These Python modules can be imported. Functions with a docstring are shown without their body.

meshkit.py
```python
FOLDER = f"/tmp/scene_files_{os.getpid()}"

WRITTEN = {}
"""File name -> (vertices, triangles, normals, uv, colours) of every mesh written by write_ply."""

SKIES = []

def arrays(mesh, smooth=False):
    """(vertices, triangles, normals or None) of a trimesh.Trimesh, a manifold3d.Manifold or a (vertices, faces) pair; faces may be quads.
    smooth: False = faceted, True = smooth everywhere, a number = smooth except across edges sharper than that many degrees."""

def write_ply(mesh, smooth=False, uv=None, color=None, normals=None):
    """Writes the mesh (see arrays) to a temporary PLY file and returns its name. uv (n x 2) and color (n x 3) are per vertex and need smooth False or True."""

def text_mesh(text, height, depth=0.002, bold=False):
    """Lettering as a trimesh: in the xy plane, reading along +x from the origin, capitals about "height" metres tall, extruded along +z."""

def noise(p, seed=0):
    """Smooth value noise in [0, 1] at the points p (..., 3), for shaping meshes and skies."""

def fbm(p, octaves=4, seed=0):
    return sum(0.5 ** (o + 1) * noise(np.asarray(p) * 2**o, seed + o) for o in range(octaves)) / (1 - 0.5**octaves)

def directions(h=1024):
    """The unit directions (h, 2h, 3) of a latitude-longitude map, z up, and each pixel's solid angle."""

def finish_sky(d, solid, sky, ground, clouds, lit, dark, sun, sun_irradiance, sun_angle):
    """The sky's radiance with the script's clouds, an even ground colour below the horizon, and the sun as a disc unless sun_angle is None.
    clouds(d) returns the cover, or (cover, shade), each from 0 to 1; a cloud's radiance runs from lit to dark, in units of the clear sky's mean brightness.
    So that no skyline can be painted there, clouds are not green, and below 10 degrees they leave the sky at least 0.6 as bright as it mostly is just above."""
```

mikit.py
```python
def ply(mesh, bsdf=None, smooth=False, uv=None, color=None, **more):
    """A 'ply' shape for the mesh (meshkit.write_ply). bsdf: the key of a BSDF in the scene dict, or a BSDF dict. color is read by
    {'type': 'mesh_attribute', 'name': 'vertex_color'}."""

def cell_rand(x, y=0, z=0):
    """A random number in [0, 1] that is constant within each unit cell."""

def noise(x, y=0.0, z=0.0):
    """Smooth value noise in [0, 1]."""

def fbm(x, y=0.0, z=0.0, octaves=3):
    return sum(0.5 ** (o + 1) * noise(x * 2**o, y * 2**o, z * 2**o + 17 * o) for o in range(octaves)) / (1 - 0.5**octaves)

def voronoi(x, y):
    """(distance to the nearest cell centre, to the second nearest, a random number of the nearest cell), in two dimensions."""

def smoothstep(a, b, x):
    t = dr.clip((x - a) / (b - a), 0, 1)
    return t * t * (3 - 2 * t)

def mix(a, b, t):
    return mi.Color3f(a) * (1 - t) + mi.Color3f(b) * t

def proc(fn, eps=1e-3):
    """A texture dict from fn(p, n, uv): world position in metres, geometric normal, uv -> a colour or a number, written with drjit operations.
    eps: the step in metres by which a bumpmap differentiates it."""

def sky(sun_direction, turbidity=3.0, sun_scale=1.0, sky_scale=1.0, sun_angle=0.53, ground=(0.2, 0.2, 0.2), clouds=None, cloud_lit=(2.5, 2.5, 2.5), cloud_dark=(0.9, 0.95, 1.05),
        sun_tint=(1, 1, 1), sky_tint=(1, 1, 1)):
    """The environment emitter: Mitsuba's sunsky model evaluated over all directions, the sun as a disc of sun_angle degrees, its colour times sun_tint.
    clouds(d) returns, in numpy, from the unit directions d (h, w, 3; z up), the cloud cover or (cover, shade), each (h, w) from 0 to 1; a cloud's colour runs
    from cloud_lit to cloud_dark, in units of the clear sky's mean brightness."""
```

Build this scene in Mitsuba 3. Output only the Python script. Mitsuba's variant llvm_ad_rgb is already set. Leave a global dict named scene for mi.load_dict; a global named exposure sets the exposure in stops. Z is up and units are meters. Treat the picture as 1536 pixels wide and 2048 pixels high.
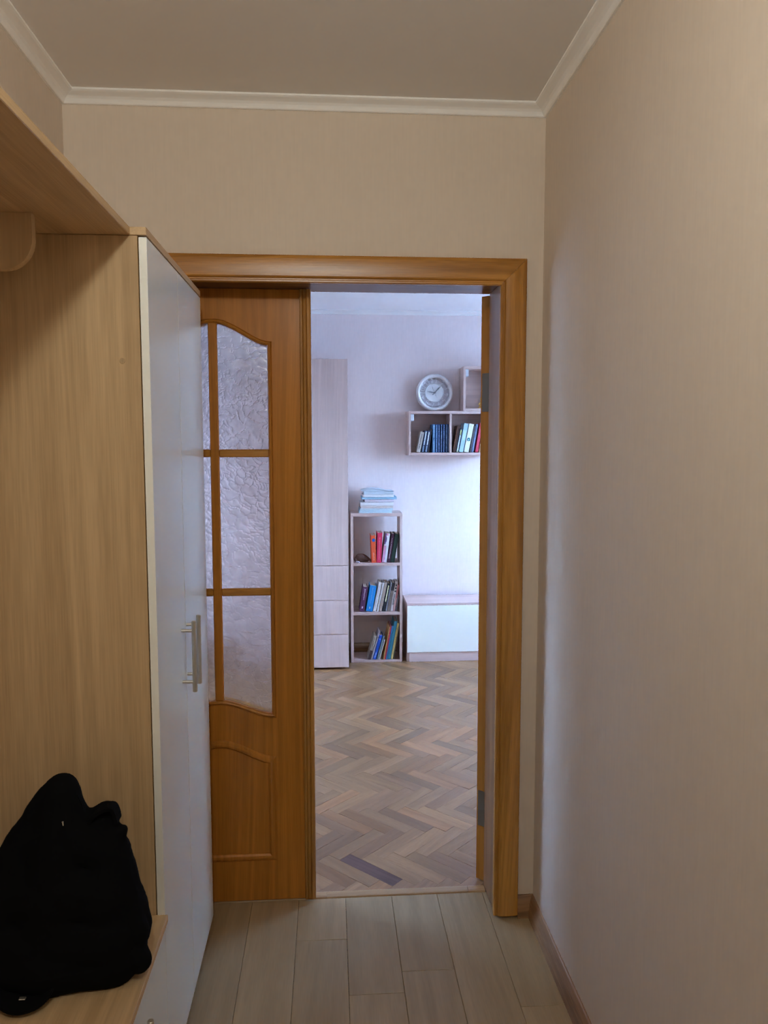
import math, random
import numpy as np, trimesh, drjit as dr, mitsuba as mi
import mikit, meshkit
from mikit import proc, noise, fbm, mix, smoothstep
from shapely.geometry import Polygon, box as sbox
from shapely import affinity
from scipy.spatial import cKDTree
from scipy.interpolate import PchipInterpolator

T = mi.ScalarTransform4f
random.seed(7)
RNG = np.random.default_rng(11)
scene, labels = {}, {}

# ------------------------------------------------------------------ camera, sky, lamp power, exposure
exposure = 0.0
yaw, pitch, roll = math.radians(4.03), math.radians(-5.03), math.radians(0.058)
_f = np.array([math.sin(yaw) * math.cos(pitch), math.cos(yaw) * math.cos(pitch), math.sin(pitch)])
_r = np.array([math.cos(yaw), -math.sin(yaw), 0.0])
_d = np.cross(_f, _r)
_up = -(-math.sin(roll) * _r + math.cos(roll) * _d)
EYE = np.array([0.0, 0.0, 1.5])
scene['camera'] = {'type': 'perspective', 'fov': 2 * math.degrees(math.atan(768 / 1535.0)), 'fov_axis': 'x', 'near_clip': 0.02, 'far_clip': 300.0,
                   'to_world': T().look_at(origin=EYE.tolist(), target=(EYE + _f).tolist(), up=_up.tolist())}


def sky_clouds(d):
    return 0.35 + 0.45 * meshkit.fbm(d * 3.0, 4, 5)


SKY = 190.0
scene['sky'] = mikit.sky((-0.55, -0.35, 0.75), turbidity=4.0, sun_scale=0.0, sky_scale=SKY, ground=(0.26, 0.26, 0.26), clouds=sky_clouds,
                         cloud_lit=(0.79, 1.14, 1.78), cloud_dark=(0.59, 0.87, 1.42), sky_tint=(0.86, 1.14, 1.41))
LAMP = [305.0, 314.0, 292.0]
LAMP_AT = (-0.08, 0.0, 2.285)

# ------------------------------------------------------------------ mesh helpers


def cbox(x0, x1, y0, y1, z0, z1, c=0.0015):
    """A box with chamfered edges."""
    lo, hi = np.array([x0, y0, z0], float), np.array([x1, y1, z1], float)
    c = min(c, 0.45 * float((hi - lo).min()))
    if c <= 0:
        m = trimesh.creation.box(extents=hi - lo)
        return np.array(m.vertices) + (lo + hi) / 2, np.array(m.faces)
    pts = []
    for sx in (0, 1):
        for sy in (0, 1):
            for sz in (0, 1):
                p = np.where([sx, sy, sz], hi, lo).astype(float)
                s = np.where([sx, sy, sz], -c, c)
                for k in range(3):
                    q = p + s
                    q[k] = p[k]
                    pts.append(q)
    h = trimesh.convex.convex_hull(np.array(pts))
    return np.array(h.vertices), np.array(h.faces)


def cat(*ms):
    vs, fs, n = [], [], 0
    for v, f in ms:
        vs.append(np.asarray(v, float)); fs.append(np.asarray(f, int) + n); n += len(v)
    return np.vstack(vs), np.vstack(fs)


def tri(m):
    return np.array(m.vertices), np.array(m.faces)


def xf(m, M):
    M = np.asarray(M, float)
    return m[0] @ M[:3, :3].T + M[:3, 3], m[1]


def rotm(axis, deg, at=(0, 0, 0)):
    return trimesh.transformations.rotation_matrix(math.radians(deg), axis, at)


def tr(x, y, z):
    return trimesh.transformations.translation_matrix((x, y, z))


def loft(rings, caps=True, closed=True):
    """Quads between rings of equally many points."""
    R = [np.asarray(r, float) for r in rings]
    n = len(R[0])
    v = np.vstack(R)
    f = []
    m = n if closed else n - 1
    for i in range(len(R) - 1):
        for j in range(m):
            a, b = i * n + j, i * n + (j + 1) % n
            f += [[a, b, b + n], [a, b + n, a + n]]
    if caps and closed:
        for base, flip in ((0, True), ((len(R) - 1) * n, False)):
            c = len(v)
            v = np.vstack([v, v[base:base + n].mean(0)])
            for j in range(n):
                t = [base + j, base + (j + 1) % n, c]
                f.append(t[::-1] if flip else t)
    m = trimesh.Trimesh(v, np.array(f), process=False)
    if m.is_watertight and m.volume < 0:
        m.invert()
    return np.array(m.vertices), np.array(m.faces)


def prism(poly, h0, h1, plane='xz'):
    """A shapely polygon extruded: 'xz' -> the polygon lies in x,z and runs along y; 'xy' -> along z; 'yz' -> along x."""
    m = trimesh.creation.extrude_polygon(poly, h1 - h0, engine='earcut')
    v, f = np.array(m.vertices), np.array(m.faces)
    v[:, 2] += h0
    if plane == 'xz':
        v = v[:, [0, 2, 1]]; f = f[:, ::-1]
    elif plane == 'yz':
        v = v[:, [2, 0, 1]]
    return v, f


def cyl(p0, p1, r, n=20, r1=None):
    p0, p1 = np.array(p0, float), np.array(p1, float)
    d = (p1 - p0) / np.linalg.norm(p1 - p0)
    a = np.cross(d, [0, 0, 1] if abs(d[2]) < 0.9 else [1, 0, 0]); a /= np.linalg.norm(a); b = np.cross(d, a)
    t = np.arange(n) * 2 * np.pi / n
    ring = lambda p, rr: p + rr * (np.cos(t)[:, None] * a + np.sin(t)[:, None] * b)
    r1 = r if r1 is None else r1
    c = min(r, r1) * 0.12
    return loft([ring(p0, r - c), ring(p0 + d * c, r), ring(p1 - d * c, r1), ring(p1, r1 - c)])


def lathe(profile, n=48, center=(0, 0, 0), axis='z'):
    m = trimesh.creation.revolve(np.array(profile, float), sections=n)
    v, f = np.array(m.vertices), np.array(m.faces)
    if axis == 'y':
        v = np.stack([v[:, 0], -v[:, 2], v[:, 1]], 1)
    return v + np.array(center), f


def contour_moulding(pts, profile, y0, sign=-1):
    """A moulding swept round the closed contour pts (x, z); profile = (offset outward, height above y0); front faces -y if sign is -1."""
    P = np.asarray(pts, float)
    a, b = np.roll(P, 1, 0), np.roll(P, -1, 0)
    t0 = (P - a) / np.linalg.norm(P - a, axis=1, keepdims=True); t1 = (b - P) / np.linalg.norm(b - P, axis=1, keepdims=True)
    n0, n1 = np.stack([t0[:, 1], -t0[:, 0]], 1), np.stack([t1[:, 1], -t1[:, 0]], 1)
    m = n0 + n1
    m /= np.linalg.norm(m, axis=1, keepdims=True)
    m /= np.maximum((m * n0).sum(1, keepdims=True), 0.35)
    rings = []
    for o, h in profile:
        q = P + m * o
        rings.append(np.stack([q[:, 0], np.full(len(q), y0 + sign * h), q[:, 1]], 1))
    v, f = loft(rings + [rings[0]], caps=False)
    tm = trimesh.Trimesh(v, f, process=False); tm.merge_vertices(); tm.fix_normals()
    return tri(tm)


# ------------------------------------------------------------------ entries
COUNT = {}


def fresh(name):
    n = COUNT.get(name, -1) + 1
    COUNT[name] = n
    return name if n == 0 else f'{name}_{n:03d}'


def thing(name, label, category, group=None):
    k = fresh(name)
    labels[k] = {'label': label, 'category': category}
    if group: labels[k]['group'] = group
    return k


def struct(name, label=None):
    labels[name] = {'kind': 'structure', **({'label': label} if label else {})}
    return name


def put(key, mesh, bsdf, smooth=False, uv=None, color=None, label=None, kind=None, **more):
    """One entry; a key with '__' is a part and gets a number of its own if taken."""
    if '__' in key: key = fresh(key)
    n = len(mesh[0])
    if uv is not None and np.ndim(uv) == 1: uv = np.tile(uv, (n, 1))
    if color is not None and np.ndim(color) == 1: color = np.tile(color, (n, 1))
    scene[key] = mikit.ply(mesh, bsdf, smooth, uv=uv, color=color, **more)
    if label or kind:
        labels.setdefault(key, {}).update({**({'label': label} if label else {}), **({'kind': kind} if kind else {})})
    return key


AX = {'z': 0.0, 'x': 1.0, 'y': 2.0, '\\': 3.0, '/': 4.0}
SEED = [0.0]


def wood(key, mesh, bsdf, axis='z', tone=0.5, **kw):
    SEED[0] = (SEED[0] + 0.6180339) % 1.0
    return put(key, mesh, bsdf, uv=(math.floor(SEED[0] * 64) + tone * 0.98 + 0.01, AX[axis]), **kw)


# ------------------------------------------------------------------ materials
def srgb(r, g, b):
    c = np.array([r, g, b]) / 255.0
    return np.where(c <= 0.04045, c / 12.92, ((c + 0.055) / 1.055) ** 2.4).tolist()


def grain(p, uv, fine=1.0, stretch=1.0):
    """(streak value 0..1, tone 0..1) of wood whose grain runs along the axis coded in uv.y; uv.x = seed + tone."""
    a = uv.y
    s = dr.floor(uv.x)
    tone = uv.x - s
    q = 0.70710678
    along = dr.select(a < 0.5, p.z, dr.select(a < 1.5, p.x, dr.select(a < 2.5, p.y, dr.select(a < 3.5, (p.x - p.y) * q, (p.x + p.y) * q))))
    c1 = dr.select(a < 0.5, p.x, dr.select(a < 1.5, p.z, dr.select(a < 2.5, p.x, dr.select(a < 3.5, (p.x + p.y) * q, (p.x - p.y) * q))))
    c2 = dr.select(a < 2.5, dr.select(a < 1.5, p.y, p.z), p.z)
    o = s * 7.31
    bend = noise(c1 * 5 + o, c2 * 5, along * 0.9 * stretch + o) * 0.09
    broad = noise((c1 + bend) * 55 * fine + o, c2 * 40, along * 1.6 * stretch)
    mid = noise((c1 + bend) * 170 * fine, c2 * 120 + o, along * 5 * stretch)
    tiny = noise(c1 * 620 * fine, c2 * 500, along * 24 * stretch + o)
    return 0.5 * broad + 0.28 * mid + 0.22 * tiny, tone


def wood_tex(dark, light, lo=0.25, hi=0.75, fine=1.0, stretch=1.0, tone_amt=0.5):
    def fn(p, n, uv):
        t, tone = grain(p, uv, fine, stretch)
        return mix(dark, light, smoothstep(lo, hi, t)) * (1 + tone_amt * (tone - 0.5))
    return proc(fn)


def wallpaper_tex(base, amt=0.05):
    def fn(p, n, uv):
        h = p.x + p.y
        v = noise(h * 260, p.z * 18, 3.0) * 0.6 + noise(h * 90, p.z * 60, 9.0) * 0.4
        return mi.Color3f(*base) * (1 - amt + 2 * amt * v)
    return proc(fn)


def B(name, **kw):
    scene[name] = {'type': 'twosided', 'inner': {'type': 'principled', **kw}}


def rgb(c):
    return {'type': 'rgb', 'value': [float(x) for x in c]}


scene['wallpaper_hall'] = {'type': 'twosided', 'inner': {'type': 'diffuse', 'reflectance': wallpaper_tex((0.67, 0.577, 0.485), 0.03)}}
scene['wallpaper_room'] = {'type': 'twosided', 'inner': {'type': 'diffuse', 'reflectance': wallpaper_tex((0.77, 0.675, 0.65), 0.035)}}
B('ceiling_paint', base_color=rgb((0.72, 0.70, 0.67)), roughness=0.8, specular=0.2)
B('ceiling_room', base_color=rgb((0.80, 0.80, 0.80)), roughness=0.8, specular=0.2)
B('crown_white', base_color=rgb((0.88, 0.88, 0.86)), roughness=0.5, specular=0.3)
scene['oak_varnish'] = {'type': 'twosided', 'inner': {'type': 'roughplastic', 'alpha': 0.10, 'int_ior': 1.5, 'distribution': 'beckmann', 'diffuse_reflectance': wood_tex((0.23, 0.088, 0.013), (0.52, 0.235, 0.045), 0.0, 1.0)}}
scene['shaded_oak_varnish'] = {'type': 'twosided', 'inner': {'type': 'roughplastic', 'alpha': 0.06, 'int_ior': 1.5, 'distribution': 'ggx', 'diffuse_reflectance': wood_tex((0.10, 0.036, 0.012), (0.19, 0.075, 0.024), 0.0, 1.0)}}  # darker copy of the oak; dim light on the lining put into colour
B('door_veneer', base_color=wood_tex((0.27, 0.090, 0.012), (0.54, 0.215, 0.034), -0.3, 1.3, fine=1.8, stretch=.8), roughness=0.36, specular=0.10, clearcoat=0.12, clearcoat_gloss=0.8)
B('hall_oak', base_color=wood_tex((0.34, 0.215, 0.105), (0.58, 0.405, 0.225), -0.1, 1.1, fine=0.8, stretch=0.6), roughness=0.45, specular=0.35)
B('room_ash', base_color=wood_tex((0.46, 0.335, 0.295), (0.62, 0.47, 0.415), -0.2, 1.2, fine=0.8, stretch=.6), roughness=0.5, specular=0.3)
B('baseboard_wood', base_color=wood_tex((0.16, 0.075, 0.03), (0.30, 0.16, 0.07)), roughness=0.35, specular=0.5)
scene['laminate'] = {'type': 'twosided', 'inner': {'type': 'roughplastic', 'alpha': 0.24, 'int_ior': 1.45, 'distribution': 'ggx', 'diffuse_reflectance': wood_tex((0.38, 0.255, 0.125), (0.55, 0.395, 0.22), -0.25, 1.25, fine=0.7, tone_amt=0.25)}}
PARQUET_HUES = [(1.0, 1.0, 1.0), (1.08, 0.97, 0.88), (0.95, 0.92, 0.96), (1.03, 1.02, 0.98)]


def parquet_fn(p, n, uv):
    t, tone = grain(p, uv, 0.9, 2.0)
    s_ = dr.floor(uv.x)
    k = s_ - 4 * dr.floor(s_ / 4)
    hue = dr.select(k < 0.5, mi.Color3f(*PARQUET_HUES[0]), dr.select(k < 1.5, mi.Color3f(*PARQUET_HUES[1]), dr.select(k < 2.5, mi.Color3f(*PARQUET_HUES[2]), mi.Color3f(*PARQUET_HUES[3]))))
    return mix((0.205, 0.102, 0.042), (0.325, 0.178, 0.080), smoothstep(-0.25, 1.25, t)) * hue * (1 + 0.6 * (tone - 0.5))


scene['parquet'] = {'type': 'twosided', 'inner': {'type': 'roughplastic', 'alpha': 0.10, 'int_ior': 1.75, 'distribution': 'ggx', 'diffuse_reflectance': proc(parquet_fn)}}
B('threshold_wood', base_color=wood_tex((0.30, 0.17, 0.075), (0.40, 0.25, 0.12)), roughness=0.4, specular=0.4)
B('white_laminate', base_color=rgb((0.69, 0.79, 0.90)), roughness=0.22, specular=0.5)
B('white_gloss', base_color=rgb((0.82, 0.84, 0.84)), roughness=0.25, specular=0.5)
B('door_edge_white', base_color=rgb((0.82, 0.82, 0.76)), roughness=0.4, specular=0.4)
B('brushed_nickel', base_color=rgb((0.60, 0.56, 0.48)), roughness=0.35, metallic=0.9)
B('hinge_brass', base_color=rgb((0.085, 0.058, 0.028)), roughness=0.55, metallic=0.1)
B('joint_and_shade_dark', base_color=rgb((0.03, 0.025, 0.02)), roughness=0.8, specular=0.1)  # near-black for floor joints; on plinths it paints the shade under furniture
B('painted', base_color={'type': 'mesh_attribute', 'name': 'vertex_color'}, roughness=0.45, specular=0.2)
B('paper', base_color={'type': 'mesh_attribute', 'name': 'vertex_color'}, roughness=0.8, specular=0.1)
B('black_cloth', base_color=rgb((0.0035, 0.0035, 0.004)), roughness=0.85, specular=0.03)
scene['figured_glass'] = {'type': 'roughdielectric', 'alpha': 0.05, 'specular_transmittance': {'type': 'rgb', 'value': [.86, .84, .85]}, 'int_ior': 1.5, 'ext_ior': 1.0, 'distribution': 'ggx'}
scene['window_glass'] = {'type': 'thindielectric', 'int_ior': 1.5}

# ------------------------------------------------------------------ the setting
XL, XR, YB, YW0, YW1, YF = -0.74, 0.637, -3.4, 2.295, 2.47, 5.49      # hall left/right walls, hall end, door wall faces, far wall
RX0, RX1 = -2.2, 2.45                                               # room left/right walls
ZC, ZCR = 2.478, 2.436                                               # ceilings
JL, JR, ZH = -0.648, 0.513, 1.977                                    # clear opening
WY0, WY1, WZ0, WZ1 = 3.5, 4.95, 0.78, 2.22                           # window in the room's right wall

w = struct('wall_front', 'wall with the doorway, tan wallpaper on the hall side')
frame = Polygon([(RX0 - 0.12, -0.03), (JL - 0.02, -0.03), (JL - 0.02, ZH + 0.02), (JR + 0.02, ZH + 0.02), (JR + 0.02, -0.03), (RX1 + 0.12, -0.03), (RX1 + 0.12, 2.6), (RX0 - 0.12, 2.6)])
put(w, prism(frame, YW0, YW1 - 0.004), 'wallpaper_hall')
put(w + '__room_wallpaper', prism(frame, YW1 - 0.004, YW1), 'wallpaper_room')
put(struct('wall_left', 'tan wallpapered hall wall behind the hall furniture'), cbox(XL - 0.12, XL, YB - 0.1, YW0, -0.03, 2.6, 0), 'wallpaper_hall')
put(struct('wall_right', 'long tan wallpapered hall wall on the right'), cbox(XR, XR + 0.12, YB - 0.1, YW0, -0.03, 2.6, 0), 'wallpaper_hall')
put(struct('wall_back', 'end wall of the hall behind the viewer'), cbox(XL - 0.12, XR + 0.12, YB - 0.1, YB, -0.03, 2.6, 0), 'wallpaper_hall')
put(struct('wall_far', 'pale wallpapered far wall of the room'), cbox(RX0 - 0.12, RX1 + 0.12, YF, YF + 0.12, -0.03, 2.6, 0), 'wallpaper_room')
VY_0, VY_1 = 3.5, 4.4                                                # unseen window added in the room's left wall for cool light in the hall
lw_ = Polygon([(YW1, -0.03), (YF, -0.03), (YF, 2.6), (YW1, 2.6)], [[(VY_0, WZ0), (VY_1, WZ0), (VY_1, WZ1), (VY_0, WZ1)]])
put(struct('wall_room_left', 'left wall of the room'), prism(lw_, RX0 - 0.12, RX0, 'yz'), 'wallpaper_room')
rw = Polygon([(YW1, -0.03), (YF, -0.03), (YF, 2.6), (YW1, 2.6)], [[(WY0, WZ0), (WY1, WZ0), (WY1, WZ1), (WY0, WZ1)]])
put(struct('wall_room_right', 'right wall of the room with the window'), prism(rw, RX1, RX1 + 0.12, 'yz'), 'wallpaper_room')
put(struct('ceiling', 'plain hall ceiling'), cbox(XL - 0.12, XR + 0.12, YB - 0.1, YW0, ZC, ZC + 0.1, 0), 'ceiling_paint')
put(struct('ceiling_001', 'white ceiling of the room'), cbox(RX0 - 0.12, RX1 + 0.12, YW1, YF, ZCR, ZCR + 0.1, 0), 'ceiling_room')

# windows of the room: frame, mullion, panes, sill


def window(name, label, x, s, y0, y1, mull):
    """In the wall whose room face is at x; s = +1 if the wall is on the right."""
    wn = struct(name, label)
    bx = lambda a, b, *r: cbox(min(x + s * a, x + s * b), max(x + s * a, x + s * b), *r, .003)
    put(wn + '__frame', cat(bx(.03, .09, y0, y1, WZ0, WZ0 + 0.055), bx(.03, .09, y0, y1, WZ1 - 0.055, WZ1), bx(.03, .09, y0, y0 + 0.055, WZ0 + 0.055, WZ1 - 0.055), bx(.03, .09, y1 - 0.055, y1, WZ0 + 0.055, WZ1 - 0.055)), 'white_gloss')
    ys = [y0 + 0.055] + [q for m in mull for q in (m - .025, m + .025)] + [y1 - 0.055]
    for m in mull: put(wn + '__mullion', bx(.035, .085, m - .025, m + .025, WZ0 + 0.055, WZ1 - 0.055), 'white_gloss')
    for a, b in zip(ys[::2], ys[1::2]):
        xx = x + s * .06
        put(wn + '__pane', (np.array([[xx, a, WZ0 + 0.055], [xx, b, WZ0 + 0.055], [xx, b, WZ1 - 0.055], [xx, a, WZ1 - 0.055]]), np.array([[0, 1, 2], [0, 2, 3]])), 'window_glass')
    put(wn + '__sill', bx(-.14, .03, y0 - 0.05, y1 + 0.05, WZ0 - 0.03, WZ0), 'white_gloss')


window('window_1', 'window in the right wall of the room', RX1, 1, WY0, WY1, [(WY0 + WY1) / 2])
window('window_2', 'unseen window added in the left wall of the room for cool light in the hall', RX0, -1, VY_0, VY_1, [(VY_0 + VY_1) / 2])

# crown mouldings: profile (out from the wall, down from the ceiling)
CROWN = [(0.0, 0.0), (0.042, 0.0), (0.042, 0.005), (0.037, 0.008), (0.030, 0.010), (0.021, 0.0135), (0.0145, 0.0185), (0.0105, 0.024), (0.0085, 0.0275), (0.006, 0.0295), (0.0, 0.0295)]


def crown(name, label, p0, p1, nrm, zc, m0, m1, s=1.0):
    """From p0 to p1 along a wall whose inward normal is nrm; m0/m1: mitre at each end (1 = cut back with the projection, 0 = square)."""
    p0, p1, nrm = (np.array([*q, 0.0]) for q in (p0, p1, nrm))
    d = (p1 - p0) / np.linalg.norm(p1 - p0)
    rings = [[p + nrm * o * s + sg * d * o * s * mm + np.array([0, 0, zc - dn * s]) for o, dn in CROWN] for p, sg, mm in ((p0, 1, m0), (p1, -1, m1))]
    put(struct(name, label), loft(rings), 'crown_white')


crown('trim_1', 'white crown moulding over the doorway wall', (XL, YW0), (XR, YW0), (0, -1), ZC, 1, 1)
crown('trim_2', 'white crown moulding along the left hall wall', (XL, YW0), (XL, YB), (1, 0), ZC, 1, 1)
crown('trim_3', 'white crown moulding along the right hall wall', (XR, YB), (XR, YW0), (-1, 0), ZC, 1, 1)
crown('trim_4', 'white crown moulding on the far wall of the room', (RX0, YF), (RX1, YF), (0, -1), ZCR, 1, 1, 0.95)
crown('trim_5', 'white crown moulding along the right wall of the room', (RX1, YW1), (RX1, YF), (-1, 0), ZCR, 0, 1, 0.95)

# door casing on the hall side: profile (across the board from the inner edge, proud of the wall)
CASE = [(0.0, 0.0), (0.0, 0.012), (0.002, 0.0145), (0.0065, 0.0145), (0.0085, 0.0125), (0.0115, 0.0125), (0.0145, 0.0175), (0.018, 0.0192), (0.025, 0.0198), (0.032, 0.0202), (0.039, 0.0204), (0.046, 0.0204), (0.053, 0.0202), (0.060, 0.0198), (0.067, 0.0192), (0.072, 0.0184), (0.0755, 0.0175), (0.077, 0.016), (0.077, 0.0)]
c = struct('trim_6', 'varnished oak casing round the doorway')
ci_r, ci_l, ci_t = 0.507, -0.642, 1.967
wood(c + '__side_board', loft([[(ci_r + t, YW0 - h, 0.012) for t, h in CASE], [(ci_r + t, YW0 - h, ci_t + t - 0.0004) for t, h in CASE]]), 'oak_varnish', 'z')
wood(c + '__side_board', loft([[(ci_l - t, YW0 - h, 0.012) for t, h in CASE], [(ci_l - t, YW0 - h, ci_t + t - 0.0004) for t, h in CASE]]), 'oak_varnish', 'z')
wood(c + '__head_board', loft([[(ci_l - t + 0.0004, YW0 - h, ci_t + t) for t, h in CASE], [(ci_r + t - 0.0004, YW0 - h, ci_t + t) for t, h in CASE]]), 'oak_varnish', 'x')
# door frame lining inside the wall
c = struct('trim_7', 'varnished door frame lining')
wood(c + '__jamb', cbox(JR, JR + 0.02, YW0 + 0.0005, YW1, 0.004, ZH + 0.02, .002), 'shaded_oak_varnish', 'z')
wood(c + '__jamb', cbox(JL - 0.02, JL, YW0 + 0.0005, YW1, 0.004, ZH + 0.02, .002), 'shaded_oak_varnish', 'z')
wood(c + '__head', cbox(JL, JR, YW0 + 0.0005, YW1, ZH, ZH + 0.02, .002), 'shaded_oak_varnish', 'x')
c = struct('trim_8', 'pale wooden threshold strip under the doorway')
TH = [(2.430, 0.0), (2.434, 0.003), (2.440, 0.0042), (2.460, 0.0042), (2.466, 0.003), (2.470, 0.0)]
for a, b, t in ((JL, -0.02, .5), (-0.02, 0.455, .55), (0.4555, JR, .95)):
    wood(c + '__strip', loft([[(a, y, z - (0.004 if z == 0 else 0)) for y, z in TH], [(b - 0.0004, y, z - (0.004 if z == 0 else 0)) for y, z in TH]]), 'threshold_wood', 'x', t)

# hall baseboards
BASE = [(0.0, 0.0), (0.018, 0.0), (0.018, 0.012), (0.0165, 0.030), (0.0135, 0.046), (0.009, 0.060), (0.006, 0.068), (0.003, 0.071), (0.0, 0.071)]
wood(struct('baseboard_right', 'brown wooden baseboard along the right hall wall'), loft([[(XR - o, YB, z) for o, z in BASE], [(XR - o, YW0 - o, z) for o, z in BASE]]), 'baseboard_wood', 'y')
wood(struct('baseboard_front', 'short brown baseboard between casing and right wall'), loft([[(0.5845, YW0 - o, z) for o, z in BASE], [(XR - o, YW0 - o, z) for o, z in BASE]]), 'baseboard_wood', 'x')
wood(struct('baseboard_far', 'low brown baseboard on the far wall of the room'), loft([[(RX0, YF - o * .8, z * .85) for o, z in BASE], [(RX1, YF - o * .8, z * .85) for o, z in BASE]]), 'baseboard_wood', 'x')

# laminate floor of the hall: each plank
fl = struct('floor', 'grey-brown laminate plank floor of the hall')
put(fl, cbox(XL - 0.05, XR + 0.05, YB, 2.4699, -0.05, -0.009, 0), 'joint_and_shade_dark')
joints = [XL, -0.568, -0.416, -0.264, -0.112, 0.042, 0.195, 0.347, 0.5, XR]
ends = [1.62, 0.95, 1.35, 1.75, 2.217, 1.976, 2.06, 1.55, 1.9]
for i in range(9):
    y, hi = ends[i], 2.4305
    while hi > YB:
        lo = max(y, YB)
        if hi - lo > 0.02:
            wood(fl + '__plank', cbox(joints[i] + .0004, joints[i + 1] - .0004, lo + .0004, hi - .0004, -0.0085, 0.0, .0009), 'laminate', 'y', random.random())
        hi, y = y, y - 1.21

# parquet of the room: herringbone blocks
fr = struct('floor_001', 'herringbone parquet floor of the room')
put(fr, cbox(RX0 - 0.05, RX1 + 0.05, 2.47, YF + 0.05, -0.05, -0.0125, 0), 'joint_and_shade_dark')
BW, BL = 0.0559, 0.2508
O = np.array([0.025, 2.664]); eu, ev = np.array([1, -1]) / math.sqrt(2), np.array([1, 1]) / math.sqrt(2)
room = sbox(RX0, 2.4705, RX1, YF)
seen = Polygon([(-0.17, 2.46), (0.60, 2.46), (1.16, 5.24), (-0.22, 5.12)])
blocks = []
for k in range(-60, 61):
    for m in range(-14, 15):
        a, b = k * BW + m * (BL + BW), k * BW + m * (BW - BL)
        for kind, (u0, u1, v0, v1) in (('\\', (a, a + BL, b, b + BW)), ('/', (a + BL, a + BL + BW, b + BW - BL, b + BW))):
            g = 0.00035
            q = [O + eu * u + ev * v for u, v in ((u0 + g, v0 + g), (u1 - g, v0 + g), (u1 - g, v1 - g), (u0 + g, v1 - g))]
            pc = Polygon(q).intersection(room)
            if pc.is_empty or pc.geom_type != 'Polygon' or pc.area < 2e-4: continue
            blocks.append((kind, pc, (k, m)))


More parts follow.
